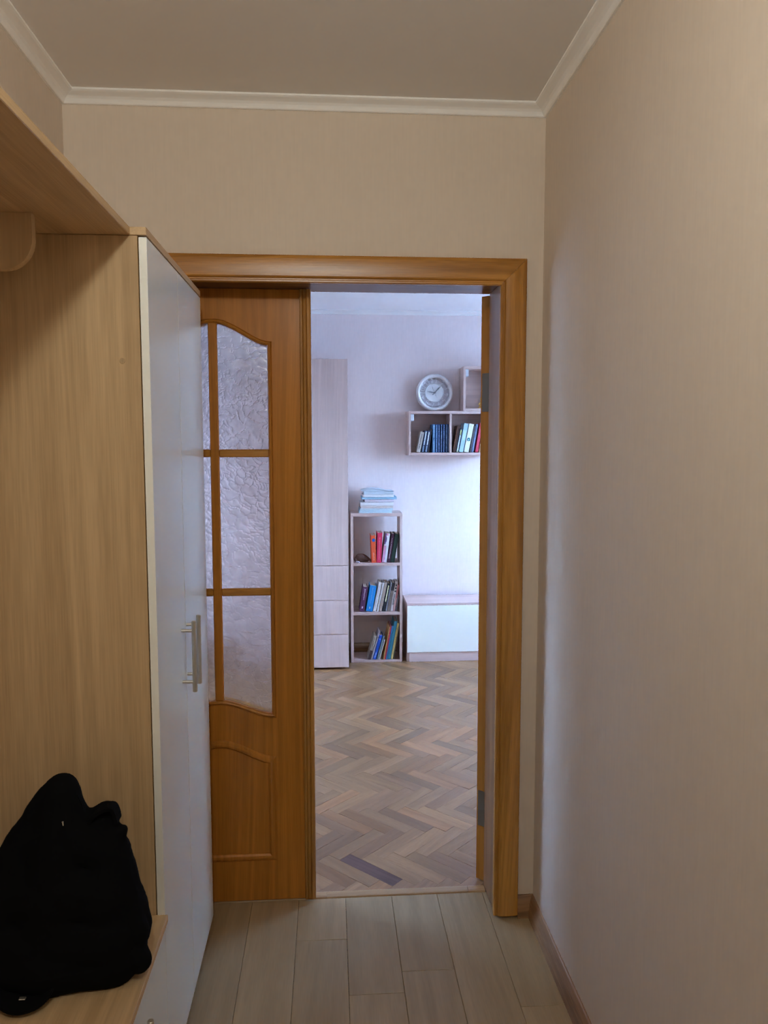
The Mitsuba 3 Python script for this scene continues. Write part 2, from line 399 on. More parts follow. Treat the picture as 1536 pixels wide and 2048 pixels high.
def block_mesh(pc, rg):
    P = np.array(pc.exterior.coords)[:-1]
    if Polygon(P).exterior.is_ccw is False: P = P[::-1]
    c0 = P.mean(0)
    gx, gy = rg.normal(0, 0.0035, 2)
    zt = rg.normal(0, 0.00012)
    ins = c0 + (P - c0) * (1 - 0.0005 / np.maximum(np.linalg.norm(P - c0, axis=1, keepdims=True), .01))
    z = lambda Q: np.clip(zt + (Q - c0) @ np.array([gx, gy]), -0.0008, 0.0008)
    n = len(P)
    v = np.vstack([np.c_[P, np.full(n, -0.012)], np.c_[P, z(P) - 0.0002], np.c_[ins, z(ins)]])
    f = []
    for r in range(2):
        for j in range(n):
            A, Bq = r * n + j, r * n + (j + 1) % n
            f += [[A, Bq, Bq + n], [A, Bq + n, A + n]]
    f += [[2 * n, 2 * n + j, 2 * n + j + 1] for j in range(1, n - 1)]
    return v, np.array(f)


rg = np.random.default_rng(5)
vis = sorted([b for b in blocks if seen.contains(b[1].centroid)], key=lambda b: b[1].centroid.y)
named = set(id(b) for b in vis[:300])
rest = {'\\': [], '/': []}
for b in blocks:
    kind, pc, km = b
    msh = block_mesh(pc, rg)
    tone = float(np.clip(rg.normal(0.5, 0.2), 0.08, 0.95))
    if rg.random() < 0.06: tone = 0.12
    if km == (0, 0) and kind == '\\': tone = -0.25
    uvv = (math.floor(rg.random() * 60) + np.clip(tone, 0.01, 0.99), AX[kind])
    if id(b) in named:
        if tone < 0:
            put(fr + '__block', msh, 'parquet_dark', uv=(3.5, AX[kind]), label='dark purple-brown parquet block')
        else:
            put(fr + '__block', msh, 'parquet', uv=uvv)
    else:
        rest[kind].append((msh, np.tile(uvv, (len(msh[0]), 1))))
al = rest['\\'] + rest['/']
put(fr + '__far_blocks', cat(*[x[0] for x in al]), 'parquet', uv=np.vstack([x[1] for x in al]), kind='stuff')
B('parquet_dark', base_color=wood_tex((0.065, 0.030, 0.022), (0.105, 0.052, 0.040)), roughness=0.35, specular=0.3)

# ------------------------------------------------------------------ double door
HWL, DT, DZ0, DZ1 = 0.288, 0.04, 0.007, 1.9755           # half width of a leaf, thickness, bottom, top
GW = 0.167
shape = PchipInterpolator([0, .1, .32, .52, .67, .83, .93, 1.0], [1, .985, .79, .52, .30, .10, .02, 0.0])


def ogee(hw, zlow, rise, n=22):
    u = np.linspace(0, 1, n)
    right = [(hw * t, zlow + rise * float(shape(t))) for t in u]
    left = [(-x, z) for x, z in right[1:]]
    return left[::-1] + right        # from left to right


opening = [(x, z) for x, z in ogee(GW, 1.806, 0.066)][::-1] + [(x, z) for x, z in ogee(GW, 0.637, 0.045)]
opoly = Polygon(opening)
op = np.array(opoly.exterior.coords)[:-1]
if not opoly.exterior.is_ccw: op = op[::-1]
BEAD = [(-0.001, 0.0), (-0.001, 0.004), (0.0015, 0.0075), (0.005, 0.0095), (0.0085, 0.0085), (0.011, 0.0050), (0.0125, 0.0015), (0.013, 0.0)]
PANEL = [(-0.0125, 0.0), (-0.0115, 0.003), (-0.006, 0.0072), (0.0, 0.008), (0.006, 0.0062), (0.009, 0.003), (0.0125, 0.0)]
lower = [(x, z) for x, z in ogee(0.165, 0.482, 0.056)][::-1] + [(-0.165, 0.155), (0.165, 0.155)]
lw = np.array(lower)
if not Polygon(lower).exterior.is_ccw: lw = lw[::-1]

PX = 0.0105                                             # panes sit this far behind the front
_c = np.random.default_rng(21)
_big = _c.random((1500, 2)) * [0.40, 1.36] + [-0.2, 0.58]
_den = meshkit.fbm(np.c_[_big * 17, np.zeros(len(_big))], 3, 12)
pane_pts = np.vstack([_big[_den + _c.normal(0, .03, len(_big)) > 0.53], _c.random((330, 2)) * [0.40, 1.36] + [-0.2, 0.58]])


def crackle(x, z):
    """Height of the figured glass: cushions of uneven size, stretched along a slant, with creases between."""
    p3 = np.stack([x, z, 0 * x], -1)
    wx = (meshkit.fbm(p3 * 30, 4, 1) - .5) * 0.034; wz = (meshkit.fbm(p3 * 30, 4, 2) - .5) * 0.034
    q = np.stack([x + wx, z + wz], -1)
    ang = math.radians(-38)
    S = np.array([[math.cos(ang), math.sin(ang)], [-math.sin(ang) * 1.7, math.cos(ang) * 1.7]])
    d, _ = CT.query((q @ S.T).reshape(-1, 2), k=2)
    g = (d[:, 1] - d[:, 0]).reshape(x.shape)
    fine = meshkit.fbm(p3 * 95, 2, 3) - .5
    return -0.00045 * np.exp(-g / 0.0016) + 0.0011 * np.sqrt(np.clip(g, 0, 1)) + 0.0009 * (meshkit.fbm(p3 * 22, 2, 7) - .5) + 0.00010 * fine


_ang = math.radians(-38)
_S = np.array([[math.cos(_ang), math.sin(_ang)], [-math.sin(_ang) * 1.7, math.cos(_ang) * 1.7]])
CT = cKDTree(pane_pts @ _S.T)


def pane_mesh(x0, x1, z0, z1, step):
    clip = opoly.intersection(sbox(x0, z0, x1, z1)).buffer(0.0035)
    b = clip.bounds
    nx, nz = int((b[2] - b[0]) / step) + 1, int((b[3] - b[1]) / step) + 1
    X, Z = np.meshgrid(np.linspace(b[0], b[2], nx), np.linspace(b[1], b[3], nz), indexing='ij')
    ht = crackle(X, Z) if step < 0.01 else 0 * X
    from shapely import contains_xy
    cx, cz = (X[:-1, :-1] + X[1:, 1:]) / 2, (Z[:-1, :-1] + Z[1:, 1:]) / 2
    ok = contains_xy(clip, cx, cz)
    i, j = np.nonzero(ok)
    idx = lambda a, c_: a * nz + c_
    q = np.stack([idx(i, j), idx(i + 1, j), idx(i + 1, j + 1), idx(i, j + 1)], 1)
    f = np.vstack([q[:, [0, 1, 2]], q[:, [0, 2, 3]]])
    n = nx * nz
    y = -DT + PX
    v = np.vstack([np.stack([X.ravel(), y - ht.ravel(), Z.ravel()], 1), np.stack([X.ravel(), np.full(n, y + 0.0045), Z.ravel()], 1)])
    e = np.sort(np.vstack([f[:, [0, 1]], f[:, [1, 2]], f[:, [2, 0]]]), 1)
    ue, inv, ct = np.unique(e, axis=0, return_inverse=True, return_counts=True)
    raw = np.vstack([f[:, [0, 1]], f[:, [1, 2]], f[:, [2, 0]]])
    be = raw[ct[inv.ravel()] == 1]
    side = np.vstack([np.stack([be[:, 1], be[:, 0], be[:, 0] + n], 1), np.stack([be[:, 1], be[:, 0] + n, be[:, 1] + n], 1)])
    F = np.vstack([f, f[:, ::-1] + n, side])
    used, F2 = np.unique(F, return_inverse=True)
    m = trimesh.Trimesh(v[used], F2.reshape(F.shape), process=False)
    if m.volume < 0: m.invert()
    return tri(m)


def leaf(key, M, step):
    """A door leaf about its own middle: x -HWL..HWL, hall face y = -DT, room face y = 0; M places it."""
    P = lambda m: xf(m, M)
    body = Polygon([(-HWL, DZ0), (HWL, DZ0), (HWL, DZ1), (-HWL, DZ1)], [opening])
    wood(key + '__leaf_panel', P(prism(body, -DT, 0.0)), 'door_veneer', 'z')
    wood(key + '__glazing_bead', P(contour_moulding(op, BEAD, -DT, -1)), 'door_veneer', 'z', .3, smooth=False)
    wood(key + '__panel_moulding', P(contour_moulding(lw, PANEL, -DT, -1)), 'door_veneer', 'z', .45)
    bars = [(1.461, 1.485), (1.022, 1.046)]
    y0, y1 = -DT - 0.003, -DT + 0.008
    wood(key + '__glazing_bar', P(cbox(-0.0135, 0.0135, y0 - .0015, y1, 0.682, 1.8735, .003)), 'door_veneer', 'z', .5)
    for a, b in bars:
        for s0, s1 in ((-GW - .001, -0.0133), (0.0133, GW + .001)):
            wood(key + '__glazing_bar', P(cbox(s0, s1, y0, y1, a, b, .003)), 'oak_varnish', 'x', .7)
    zs = [0.62, 1.022 + .012, 1.461 + .012, 1.9]
    for k in range(3):
        for s0, s1 in ((-GW - .01, -0.0005), (0.0005, GW + .01)):
            put(key + '__glass_pane', P(pane_mesh(s0, s1, zs[k] + (.0005 if k else 0), zs[k + 1] - .0005, step * (1.6 if s0 < -.1 and step < .01 else 1))), 'figured_glass', smooth=True if step < .01 else False)


d1 = struct('door_1', 'closed left leaf of the double door, orange-brown veneer with figured glass panes')
labels[d1]['category'] = 'door'
M1 = tr(-0.357, 2.468, 0)
leaf(d1, M1, 0.0016)
AST = [(-0.0175, 0.0), (-0.0175, 0.007), (-0.0155, 0.0105), (-0.0095, 0.0115), (-0.0075, 0.0085), (-0.0055, 0.0115), (0.0015, 0.0135), (0.0035, 0.0100), (0.0055, 0.0130), (0.0125, 0.0115), (0.0165, 0.0085), (0.0175, 0.005), (0.0175, 0.0)]
wood(d1 + '__cover_strip', loft([[(-0.0725 + t, 2.428 - h, 0.009) for t, h in AST], [(-0.0725 + t, 2.428 - h, 1.9752) for t, h in AST]]), 'oak_varnish', 'z', .35)

d2 = struct('door_2', 'open right leaf of the double door seen on its hinge edge')
labels[d2]['category'] = 'door'
PIV = (0.523, 2.4785)
M2 = tr(PIV[0], PIV[1], 0) @ rotm([0, 0, 1], -135) @ tr(-HWL, 0, 0)
leaf(d2, M2, 0.05)
wood(d2 + '__edge_shade_strip', xf(cbox(HWL - .0001, HWL + .0008, -DT + .0005, -.0005, DZ0, DZ1, .0002), M2), 'door_veneer', 'z', .02)  # thin strip added to darken the hinge edge, shade put into its tone
for zc in (1.668, 0.262):
    hk = put(d2 + '__hinge', xf(cbox(HWL + .0009, HWL + 0.0024, -0.034, -0.004, zc - .062, zc + .062, .0005), M2), 'hinge_brass', label='worn dark brass hinge')
    put(hk + '__knuckle', cat(cyl((PIV[0] + .004, PIV[1] + .001, zc - .064), (PIV[0] + .004, PIV[1] + .001, zc - .002), .0055, 14), cyl((PIV[0] + .004, PIV[1] + .001, zc + .002), (PIV[0] + .004, PIV[1] + .001, zc + .064), .0055, 14)), 'hinge_brass', smooth=30)

# ------------------------------------------------------------------ hall furniture on the left
XD = -0.365                                             # front plane of the white doors
wk = thing('wardrobe', 'narrow wardrobe with white doors and an oak side, standing in front of the glazed door', 'wardrobe')
wood(wk + '__side_panel', cbox(XL + .003, -0.3835, 1.618, 1.634, 0.0, 1.9195, .0008), 'hall_oak', 'z', .5)
wood(wk + '__side_panel', cbox(XL + .003, -0.3835, 2.246, 2.262, 0.0, 1.9195, .0008), 'hall_oak', 'z', .5)
wood(wk + '__top_board', cbox(XL + .003, XD, 1.616, 2.264, 1.920, 1.936, .0008), 'hall_oak', 'y', .5)
wood(wk + '__bottom_board', cbox(XL + .003, -0.3835, 1.634, 2.246, 0.066, 0.082, .0008), 'hall_oak', 'y', .5)
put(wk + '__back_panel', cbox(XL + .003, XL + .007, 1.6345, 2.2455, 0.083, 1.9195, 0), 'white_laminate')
put(wk + '__plinth', cbox(-0.432, -0.416, 1.6345, 2.2455, 0.0, 0.0655, .0008), 'joint_and_shade_dark')  # shade below the wardrobe put into the plinth colour
for a, b, hy in ((1.618, 1.9275, 1.876), (1.9305, 2.262, 1.942)):
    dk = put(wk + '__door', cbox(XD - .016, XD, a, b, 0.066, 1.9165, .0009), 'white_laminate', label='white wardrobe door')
    put(dk + '__edge_band', cbox(XD - .0158, XD - .0002, a - .0006, a + .0002, 0.067, 1.9155, 0), 'door_edge_white')
    hd = put(dk + '__handle', cyl((XD + .030, hy, .893), (XD + .030, hy, 1.070), .0058, 18), 'brushed_nickel', smooth=35, label='brushed metal bar handle')
    scene[hd] = mikit.ply(cat(cyl((XD + .030, hy, .893), (XD + .030, hy, 1.070), .0058, 18), *[cyl((XD - .001, hy, z), (XD + .030, hy, z), .0042, 14) for z in (.918, 1.046)]), 'brushed_nickel', 35)
put(wk + '__cover_cap', cyl((-0.42, 1.6175, 1.67), (-0.42, 1.6190, 1.67), .0062, 20), 'hall_oak', uv=(5.2, 0.0))

sk = thing('hat_shelf', 'oak hat shelf on the left wall, joined to the wardrobe side', 'shelf')
wood(sk + '__board', cbox(XL + .003, -0.397, -0.6, 1.6155, 1.920, 1.936, .0012), 'hall_oak', 'y', .45)
bp = Polygon([(XL + .02, 1.9195), (XL + .02, 1.818)] + [(-0.592 + .055 * math.sin(t), 1.875 - .057 * math.cos(t)) for t in np.linspace(0, math.pi / 2, 10)] + [(-0.537, 1.9195)])
wood(sk + '__bracket', prism(bp, 1.475, 1.493), 'hall_oak', 'z', .4)
wood(sk + '__bracket', prism(bp, 0.35, 0.368), 'hall_oak', 'z', .4)

bk = thing('shoe_bench', 'oak topped shoe bench with a white front below the hat shelf', 'bench')
wood(bk + '__top', cbox(XL + .003, -0.3585, -0.3, 1.6172, 0.465, 0.481, .0008), 'hall_oak', 'y', .6)
for y in (-0.3, 0.65, 1.6005):
    wood(bk + '__side_panel', cbox(XL + .003, -0.3835, y, y + .016, 0.0, 0.4645, .0008), 'hall_oak', 'z', .5)
put(bk + '__plinth', cbox(-0.432, -0.416, -.284, 1.60, 0.0, 0.0655, .0008), 'joint_and_shade_dark')  # near-black plinth paints the shade below the bench
for a, b in ((-0.3, .657), (.660, 1.6165)):
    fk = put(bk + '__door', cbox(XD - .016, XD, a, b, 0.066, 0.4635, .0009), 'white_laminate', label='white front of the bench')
    hy = a + .687 if a > 0 else .55
    put(fk + '__handle', cat(cyl((XD + .030, hy, .272), (XD + .030, hy, .448), .0058, 18), *[cyl((XD - .001, hy, z), (XD + .030, hy, z), .0042, 14) for z in (.297, .423)]), 'brushed_nickel', smooth=35)

# black bag on the bench
Yb = 1.43


def unproject(px, py, y):
    right, down = math.cos(roll) * _r + math.sin(roll) * _d, -_up
    d = _f + right * (px - 768) / 1535.0 + down * (py - 1024) / 1535.0
    return EYE + d * (y / d[1])


# ------------------------------------------------------------------ hall lamp
lk = thing('ceiling_lamp', 'small glass drum lamp on the hall ceiling, its metal end caps added to block light downward', 'lamp')
lx, ly, lz = LAMP_AT
put(lk + '__canopy', lathe([(0, ZC - .022), (0.05, ZC - .022), (0.055, ZC - .016), (0.056, ZC - .0005), (0, ZC - .0005)], 40, (lx, ly, 0)), 'crown_white', smooth=30)
put(lk + '__neck', cyl((lx, ly, lz + .0555), (lx, ly, ZC - .0215), .018, 20), 'brushed_nickel', smooth=30)
t_ = np.arange(32) * 2 * np.pi / 32
drum = loft([[(lx + .05 * math.cos(a), ly + .05 * math.sin(a), z) for a in t_] for z in (lz - .05, lz + .05)], caps=False)
scene[lk + '__glass_drum'] = {**mikit.ply(drum, 'crown_white', False), 'emitter': {'type': 'area', 'radiance': rgb(LAMP)}}
for z0, z1 in ((lz - .058, lz - .0501), (lz + .0501, lz + .056)):  # caps added so that less lamp light falls on the lower hall
    put(lk + '__added_end_cap', lathe([(0, z0), (.053, z0), (.054, z0 + .001), (.054, z1 - .001), (.053, z1), (0, z1)], 40, (lx, ly, 0)), 'brushed_nickel', smooth=30)
# ------------------------------------------------------------------ furniture of the room
tk = thing('tall_cabinet', 'tall pale ash cabinet with three drawers below its door, left of the open bookcase', 'cabinet')
cx0, cx1, cy0, cy1 = -0.602, 0.118, 5.03, 5.465
wood(tk + '__body', cat(cbox(cx0, cx0 + .016, cy0 + .018, cy1, .03, 2.05, .0008), cbox(cx1 - .016, cx1, cy0 + .018, cy1, .03, 2.05, .0008), cbox(cx0 + .016, cx1 - .016, cy0 + .018, cy1, 2.034, 2.05, .0008),
                        cbox(cx0 + .016, cx1 - .016, cy0 + .018, cy1, .03, .046, .0008), cbox(cx0 + .016, cx1 - .016, cy1 - .005, cy1, .046, 2.034, 0)), 'room_ash', 'z', .5)
put(tk + '__plinth', cbox(cx0 + .02, cx1 - .02, cy0 + .05, cy1 - .02, 0.0, 0.0295, .001), 'joint_and_shade_dark')  # dark colour carries the shade under the cabinet
for a, b in ((cx0, -.2435), (-.2405, cx1)):
    wood(tk + '__door', cbox(a, b, cy0, cy0 + .017, .7035, 2.05, .001), 'room_ash', 'z', .5)
for a, b in ((.0145, .2365), (.2405, .4660), (.4700, .6985)):
    dk = wood(tk + '__drawer', cbox(cx0, cx1, cy0, cy0 + .017, a, b, .0018), 'room_ash', 'z', .55)
    put(dk + '__grip_strip', cbox(cx0 + .001, cx1 - .001, cy0 + .004, cy0 + .016, b + .0002, b + .0032, 0), 'room_ash', uv=(9.5, 1.0))

ok = thing('bookcase', 'low open ash bookcase with three tiers of books and no back', 'bookcase')
BX0, BX1, BY0, BY1 = 0.1365, 0.4905, 5.185, 5.405
wood(ok + '__side_panel', cbox(BX0, BX0 + .019, BY0, BY1, 0, 1.012, .0008), 'room_ash', 'z', .55)
wood(ok + '__side_panel', cbox(BX1 - .0165, BX1, BY0, BY1, 0, 1.012, .0008), 'room_ash', 'z', .55)
wood(ok + '__top_board', cbox(BX0, BX1, BY0, BY1, 1.0122, 1.034, .0008), 'room_ash', 'x', .55)
SH = (0.0145, 0.3525, 0.6925)
wood(ok + '__shelf', cbox(BX0 + .0192, BX1 - .0167, BY0 + .001, BY1, .6735, SH[2], .0008), 'room_ash', 'x', .55)
wood(ok + '__shelf', cbox(BX0 + .0192, BX1 - .0167, BY0 + .001, BY1, .3315, SH[1], .0008), 'room_ash', 'x', .55)
wood(ok + '__bottom_board', cbox(BX0 + .0192, BX1 - .0167, BY0 + .001, BY1, .0005, SH[0], .0008), 'room_ash', 'x', .55)

vk = thing('television_cabinet', 'low white fronted cabinet with an ash top, right of the open bookcase', 'cabinet')
VX0, VX1, VY0, VY1 = 0.523, 1.76, 5.17, 5.465
wood(vk + '__top', cbox(VX0, VX1, VY0 + .002, VY1, .3955, .411, .0008), 'room_ash', 'x', .5)
for x in (VX0, 1.133, VX1 - .016):
    wood(vk + '__side_panel', cbox(x, x + .016, VY0 + .018, VY1, 0.0, .395, .0008), 'room_ash', 'z', .4)
wood(vk + '__plinth', cbox(VX0 + .0165, VX1 - .0165, VY0 + .008, VY0 + .024, 0.0, .066, .0008), 'room_ash', 'x', .5)
wood(vk + '__bottom_board', cbox(VX0 + .0165, VX1 - .0165, VY0 + .025, VY1, .05, .066, .0008), 'room_ash', 'x', .5)
for a, b in ((VX0 + .001, 1.139), (1.143, VX1 - .001)):
    put(vk + '__flap', cbox(a, b, VY0, VY0 + .017, .0675, .4085 - .0135, .0012), 'white_gloss', label='white flap')

SY0, SY1 = 5.31, 5.4885


def wall_box(key, x0, x1, z0, z1, mids=()):
    wood(key + '__side_panel', cbox(x0, x0 + .0155, SY0, SY1, z0, z1, .0008), 'room_ash', 'z', .5)
    wood(key + '__side_panel', cbox(x1 - .0155, x1, SY0, SY1, z0, z1, .0008), 'room_ash', 'z', .5)
    wood(key + '__top_board', cbox(x0 + .0157, x1 - .0157, SY0, SY1, z1 - .0185, z1, .0008), 'room_ash', 'x', .5)
    wood(key + '__bottom_board', cbox(x0 + .0157, x1 - .0157, SY0, SY1, z0, z0 + .0185, .0008), 'room_ash', 'x', .5)
    put(key + '__back_panel', cbox(x0 + .0157, x1 - .0157, SY1 - .006, SY1 - .001, z0 + .0187, z1 - .0187, 0), 'room_ash', uv=(7.5, 1.0))
    for m in mids:
        wood(key + '__divider', cbox(m - .0078, m + .0078, SY0 + .001, SY1 - .0065, z0 + .0187, z1 - .0187, .0008), 'room_ash', 'z', .5)
    put(key + '__hanger_cover', cbox(x0 + .0158, x0 + .040, SY0 + .02, SY1 - .0065, z1 - .068, z1 - .0188, .003), 'painted', color=(.62, .66, .70), label='small pale grey hanger cover in the top corner')


lo_ = thing('wall_shelf', 'lower ash wall shelf, a long box of two compartments holding books and disc cases', 'shelf')
wall_box(lo_, 0.545, 1.132, 1.4245, 1.730, (0.8385,))
up_ = thing('wall_shelf', 'upper ash wall shelf box right of the clock, stacked on the longer one', 'shelf')
wall_box(up_, 0.9255, 1.225, 1.7305, 2.038)

# ------------------------------------------------------------------ clock
ck = thing('wall_clock', 'round white clock with cut-out numerals leaning on the lower wall shelf', 'clock')
MC = tr(0.741, 5.432, 1.8625) @ rotm([1, 0, 0], -3.0)
Pc = lambda m: xf(m, MC)
RIM = [(.105, -.006), (.105, .012), (.108, .021), (.114, .0255), (.120, .0255), (.1265, .021), (.1305, .012), (.1305, -.010), (.127, -.016), (.105, -.016), (.105, -.006)]


def ring(profile, n=72):
    t = np.arange(n) * 2 * np.pi / n
    rings = [np.stack([r * np.cos(a) * np.ones(1), -h * np.ones(1), r * np.sin(a) * np.ones(1)], -1)[0] for a in t for r, h in profile[:-1]]
    k = len(profile) - 1
    v = np.array(rings)
    f = []
    for i in range(n):
        for j in range(k):
            a, b = i * k + j, i * k + (j + 1) % k
            c, d = ((i + 1) % n) * k + j, ((i + 1) % n) * k + (j + 1) % k
            f += [[a, b, d], [a, d, c]]
    m = trimesh.Trimesh(v, np.array(f), process=False)
    if m.volume < 0: m.invert()
    return tri(m)


put(ck + '__rim', Pc(ring(RIM)), 'painted', color=(.80, .82, .84), smooth=True)
put(ck + '__back_plate', Pc(cyl((0, .015, 0), (0, .010, 0), .1049, 64)), 'painted', color=(.58, .57, .60), label='grey ring behind the numerals')
put(ck + '__centre_disc', Pc(cyl((0, .004, 0), (0, -.001, 0), .066, 64)), 'painted', color=(.78, .82, .84))
for k in range(12):
    a = math.radians(-21.5 + 30 * k)
    s = str(12 if k == 0 else k)
    m = meshkit.text_mesh(s, 0.034, 0.003)
    v = np.array(m.vertices); f = np.array(m.faces)
    lo, hi = v.min(0), v.max(0)
    v[:, :2] -= (lo[:2] + hi[:2]) / 2
    v[:, 0] *= 0.82
    v = np.stack([v[:, 0], -v[:, 2], v[:, 1]], 1)
    turn = math.degrees(a) if math.cos(a) > -0.05 else math.degrees(a) + 180
    v = v @ rotm([0, 1, 0], turn)[:3, :3].T + np.array([math.sin(a) * .086, .003, math.cos(a) * .086])
    put(ck + '__numeral', Pc((v, f)), 'painted', color=(.82, .84, .86), label='white numeral ' + s)


def hand(ang, L, tail, wd, y):
    a = math.radians(ang)
    pl = Polygon([(-wd * .35, -tail), (wd * .35, -tail), (wd * .45, 0), (wd, L * .55), (wd * .3, L * .72), (0, L), (-wd * .3, L * .72), (-wd, L * .55), (-wd * .45, 0)])
    m = prism(pl, y - .0008, y)
    return xf(m, rotm([0, 1, 0], math.degrees(a)))


put(ck + '__minute_hand', Pc(hand(43, .076, .022, .0045, -.006)), 'painted', color=(.16, .18, .20))
put(ck + '__hour_hand', Pc(hand(-79, .060, .012, .0050, -.004)), 'painted', color=(.30, .33, .36))
put(ck + '__second_hand', Pc(hand(-23, .066, .036, .0014, -.008)), 'painted', color=(.24, .26, .28))
put(ck + '__hub', Pc(cyl((0, -.002, 0), (0, -.0095, 0), .0055, 18)), 'painted', color=(.2, .22, .24))

# ------------------------------------------------------------------ books


def book(name, label, cat_, group, x0, x1, z0, yf, lean, length, depth, colour, pages=(.74, .70, .62), title=None, band=None, case=False):
    """A book standing with its spine towards the viewer; x0, x1: foot of its spine, lean: top to the right in degrees."""
    k = thing(name, label, cat_, group)
    c = math.cos(math.radians(lean))
    t = (x1 - x0) * c - 0.0005
    h = length
    sgn = lean >= 0
    M = tr(x1 if sgn else x0, yf, z0 + .0003) @ rotm([0, 1, 0], lean) @ tr(-t if sgn else 0, 0, 0)
    b = min(.0022, t * .22)
    C = Polygon([(0, .0015), (.0015, 0), (t - .0015, 0), (t, .0015), (t, depth), (t - b, depth), (t - b, b), (b, b), (b, depth), (0, depth)])
    put(k + '__cover', xf(prism(C, 0, h, 'xy'), M), 'painted', color=colour)
    put(k + ('__insert' if case else '__pages'), xf(cbox(b + .0001, t - b - .0001, b + .0002, depth - .003, .002, h - .0025, 0), M), 'paper', color=pages)
    rb = np.random.default_rng(int(abs(x0) * 1e5) % 9973)
    if title:
        col, za, zb_, wf = title
        segs, z = [], za * h
        while z < zb_ * h:
            L = rb.uniform(.003, .007)
            w0 = t * (.5 - wf / 2); w1 = t * (.5 + wf / 2)
            segs.append(cbox(w0 + rb.uniform(0, .25) * (w1 - w0), w1 - rb.uniform(0, .25) * (w1 - w0), -.0004, .0002, z, z + L * .62, 0))
            z += L
        put(k + '__spine_lettering', xf(cat(*segs), M), 'paper', color=col)
    if band:
        for col, za, zb_, fa, fb in band:
            put(k + '__spine_label', xf(cbox(t * fa + .0002, t * fb - .0002, -.0003, .0003, za * h, zb_ * h, 0), M), 'paper', color=col)
    return k, M, t, h


g1, g2, g3 = 'books on the top tier of the open bookcase', 'books on the middle tier of the open bookcase', 'books on the bottom tier of the open bookcase'
YB1 = 5.20
k, M, t, h = book('book', 'orange book with a blue disc on its spine, leftmost on the top tier', 'book', g1, .2822, .3132, SH[2], YB1, -1.9, .187, .15, (.62, .085, .03), title=((.75, .45, .38), .08, .36, .3))
put(k + '__spine_disc', xf(cyl((t * .58, -.0006, h * .83), (t * .58, .0006, h * .83), .0115, 24), M), 'paper', color=(.02, .12, .42))
book('book', 'tall crimson book beside the orange one', 'book', g1, .3142, .3480, SH[2], YB1, 1.8, .205, .15, (.52, .03, .075), title=((.72, .25, .36), .10, .86, .22))
book('book', 'pink and white book between crimson and dark books', 'book', g1, .3502, .3836, SH[2], YB1, 7.3, .200, .15, (.72, .70, .76),
     band=[((.62, .30, .45), .0, .58, .0, .46), ((.10, .05, .12), .62, 1.0, .0, .30), ((.10, .05, .12), .70, .86, .28, .45), ((.60, .16, .26), .93, .99, .35, .62)], title=((.25, .25, .32), .08, .5, .16))
book('book', 'dark maroon book with a pale title next to the dark green one', 'book', g1, .3850, .4074, SH[2], YB1, 9.2, .199, .15, (.040, .014, .024), title=((.55, .45, .48), .12, .84, .28))
book('book', 'dark green book at the right end of the top tier', 'book', g1, .4078, .4372, SH[2], YB1, 9.9, .198, .15, (.014, .024, .017), band=[((.024, .036, .026), .02, .98, .25, .6)])

book('book', 'dark purple book leaning leftmost on the middle tier', 'book', g2, .1949, .2281, SH[1], YB1, 8.8, .172, .14, (.075, .025, .06), title=((.60, .48, .62), .48, .93, .34), band=[((.60, .52, .62), .12, .21, .35, .65)])
book('book', 'thick bright blue book', 'book', g2, .2392, .2855, SH[1], YB1, 9.4, .180, .14, (.02, .26, .66), title=((.45, .62, .80), .30, .95, .10), band=[((.75, .82, .88), .10, .17, .42, .60)])
W2 = [('broad white book right of the bright blue one', .2876, .3098, 11.9, .203, (.70, .69, .70), ((.42, .44, .50), .1, .9, .3), None),
      ('narrow white book beside the broad white one', .3131, .3271, 12.0, .202, (.68, .67, .68), ((.3, .3, .33), .3, .9, .2), None),
      ('tan beige paperback next to the narrow white one', .3298, .3486, 11.6, .202, (.46, .37, .30), ((.14, .11, .10), .12, .7, .2), None),
      ('black book with a pale yellow strip on its spine', .3522, .3722, 11.1, .196, (.018, .020, .022), None, [((.68, .70, .42), .34, .93, .30, .72)]),
      ('thin grey-blue book between black and brown ones', .3746, .3840, 10.7, .202, (.30, .33, .38), ((.08, .09, .1), .2, .9, .3), None),
      ('brown-grey book with a dark top', .3852, .4062, 10.6, .201, (.19, .145, .115), ((.07, .05, .04), .2, .6, .3), [((.03, .025, .025), .72, .99, .05, .95)]),
      ('whitish book with bold black lettering', .4078, .4262, 10.4, .205, (.60, .55, .54), None, [((.02, .02, .02), .86, .92, .28, .8), ((.02, .02, .02), .76, .82, .28, .8), ((.02, .02, .02), .66, .71, .28, .8), ((.06, .06, .07), .22, .58, .38, .68)]),
      ('red and pink paperback near the right panel', .4270, .4398, 10.3, .185, (.42, .15, .15), ((.62, .45, .42), .1, .5, .4), [((.50, .30, .28), .0, .5, .05, .95)])]
for lb, a, b, ln, L, col, ti, bd in W2:
    book('book', lb, 'book', g2, a, b, SH[1], YB1, ln, L, .14, col, title=ti, band=bd)
book('book', 'small dark grey book at the right end of the middle tier', 'book', g2, .4408, .4520, SH[1], YB1, 9.8, .115, .13, (.10, .09, .10), title=((.35, .32, .33), .1, .9, .3))

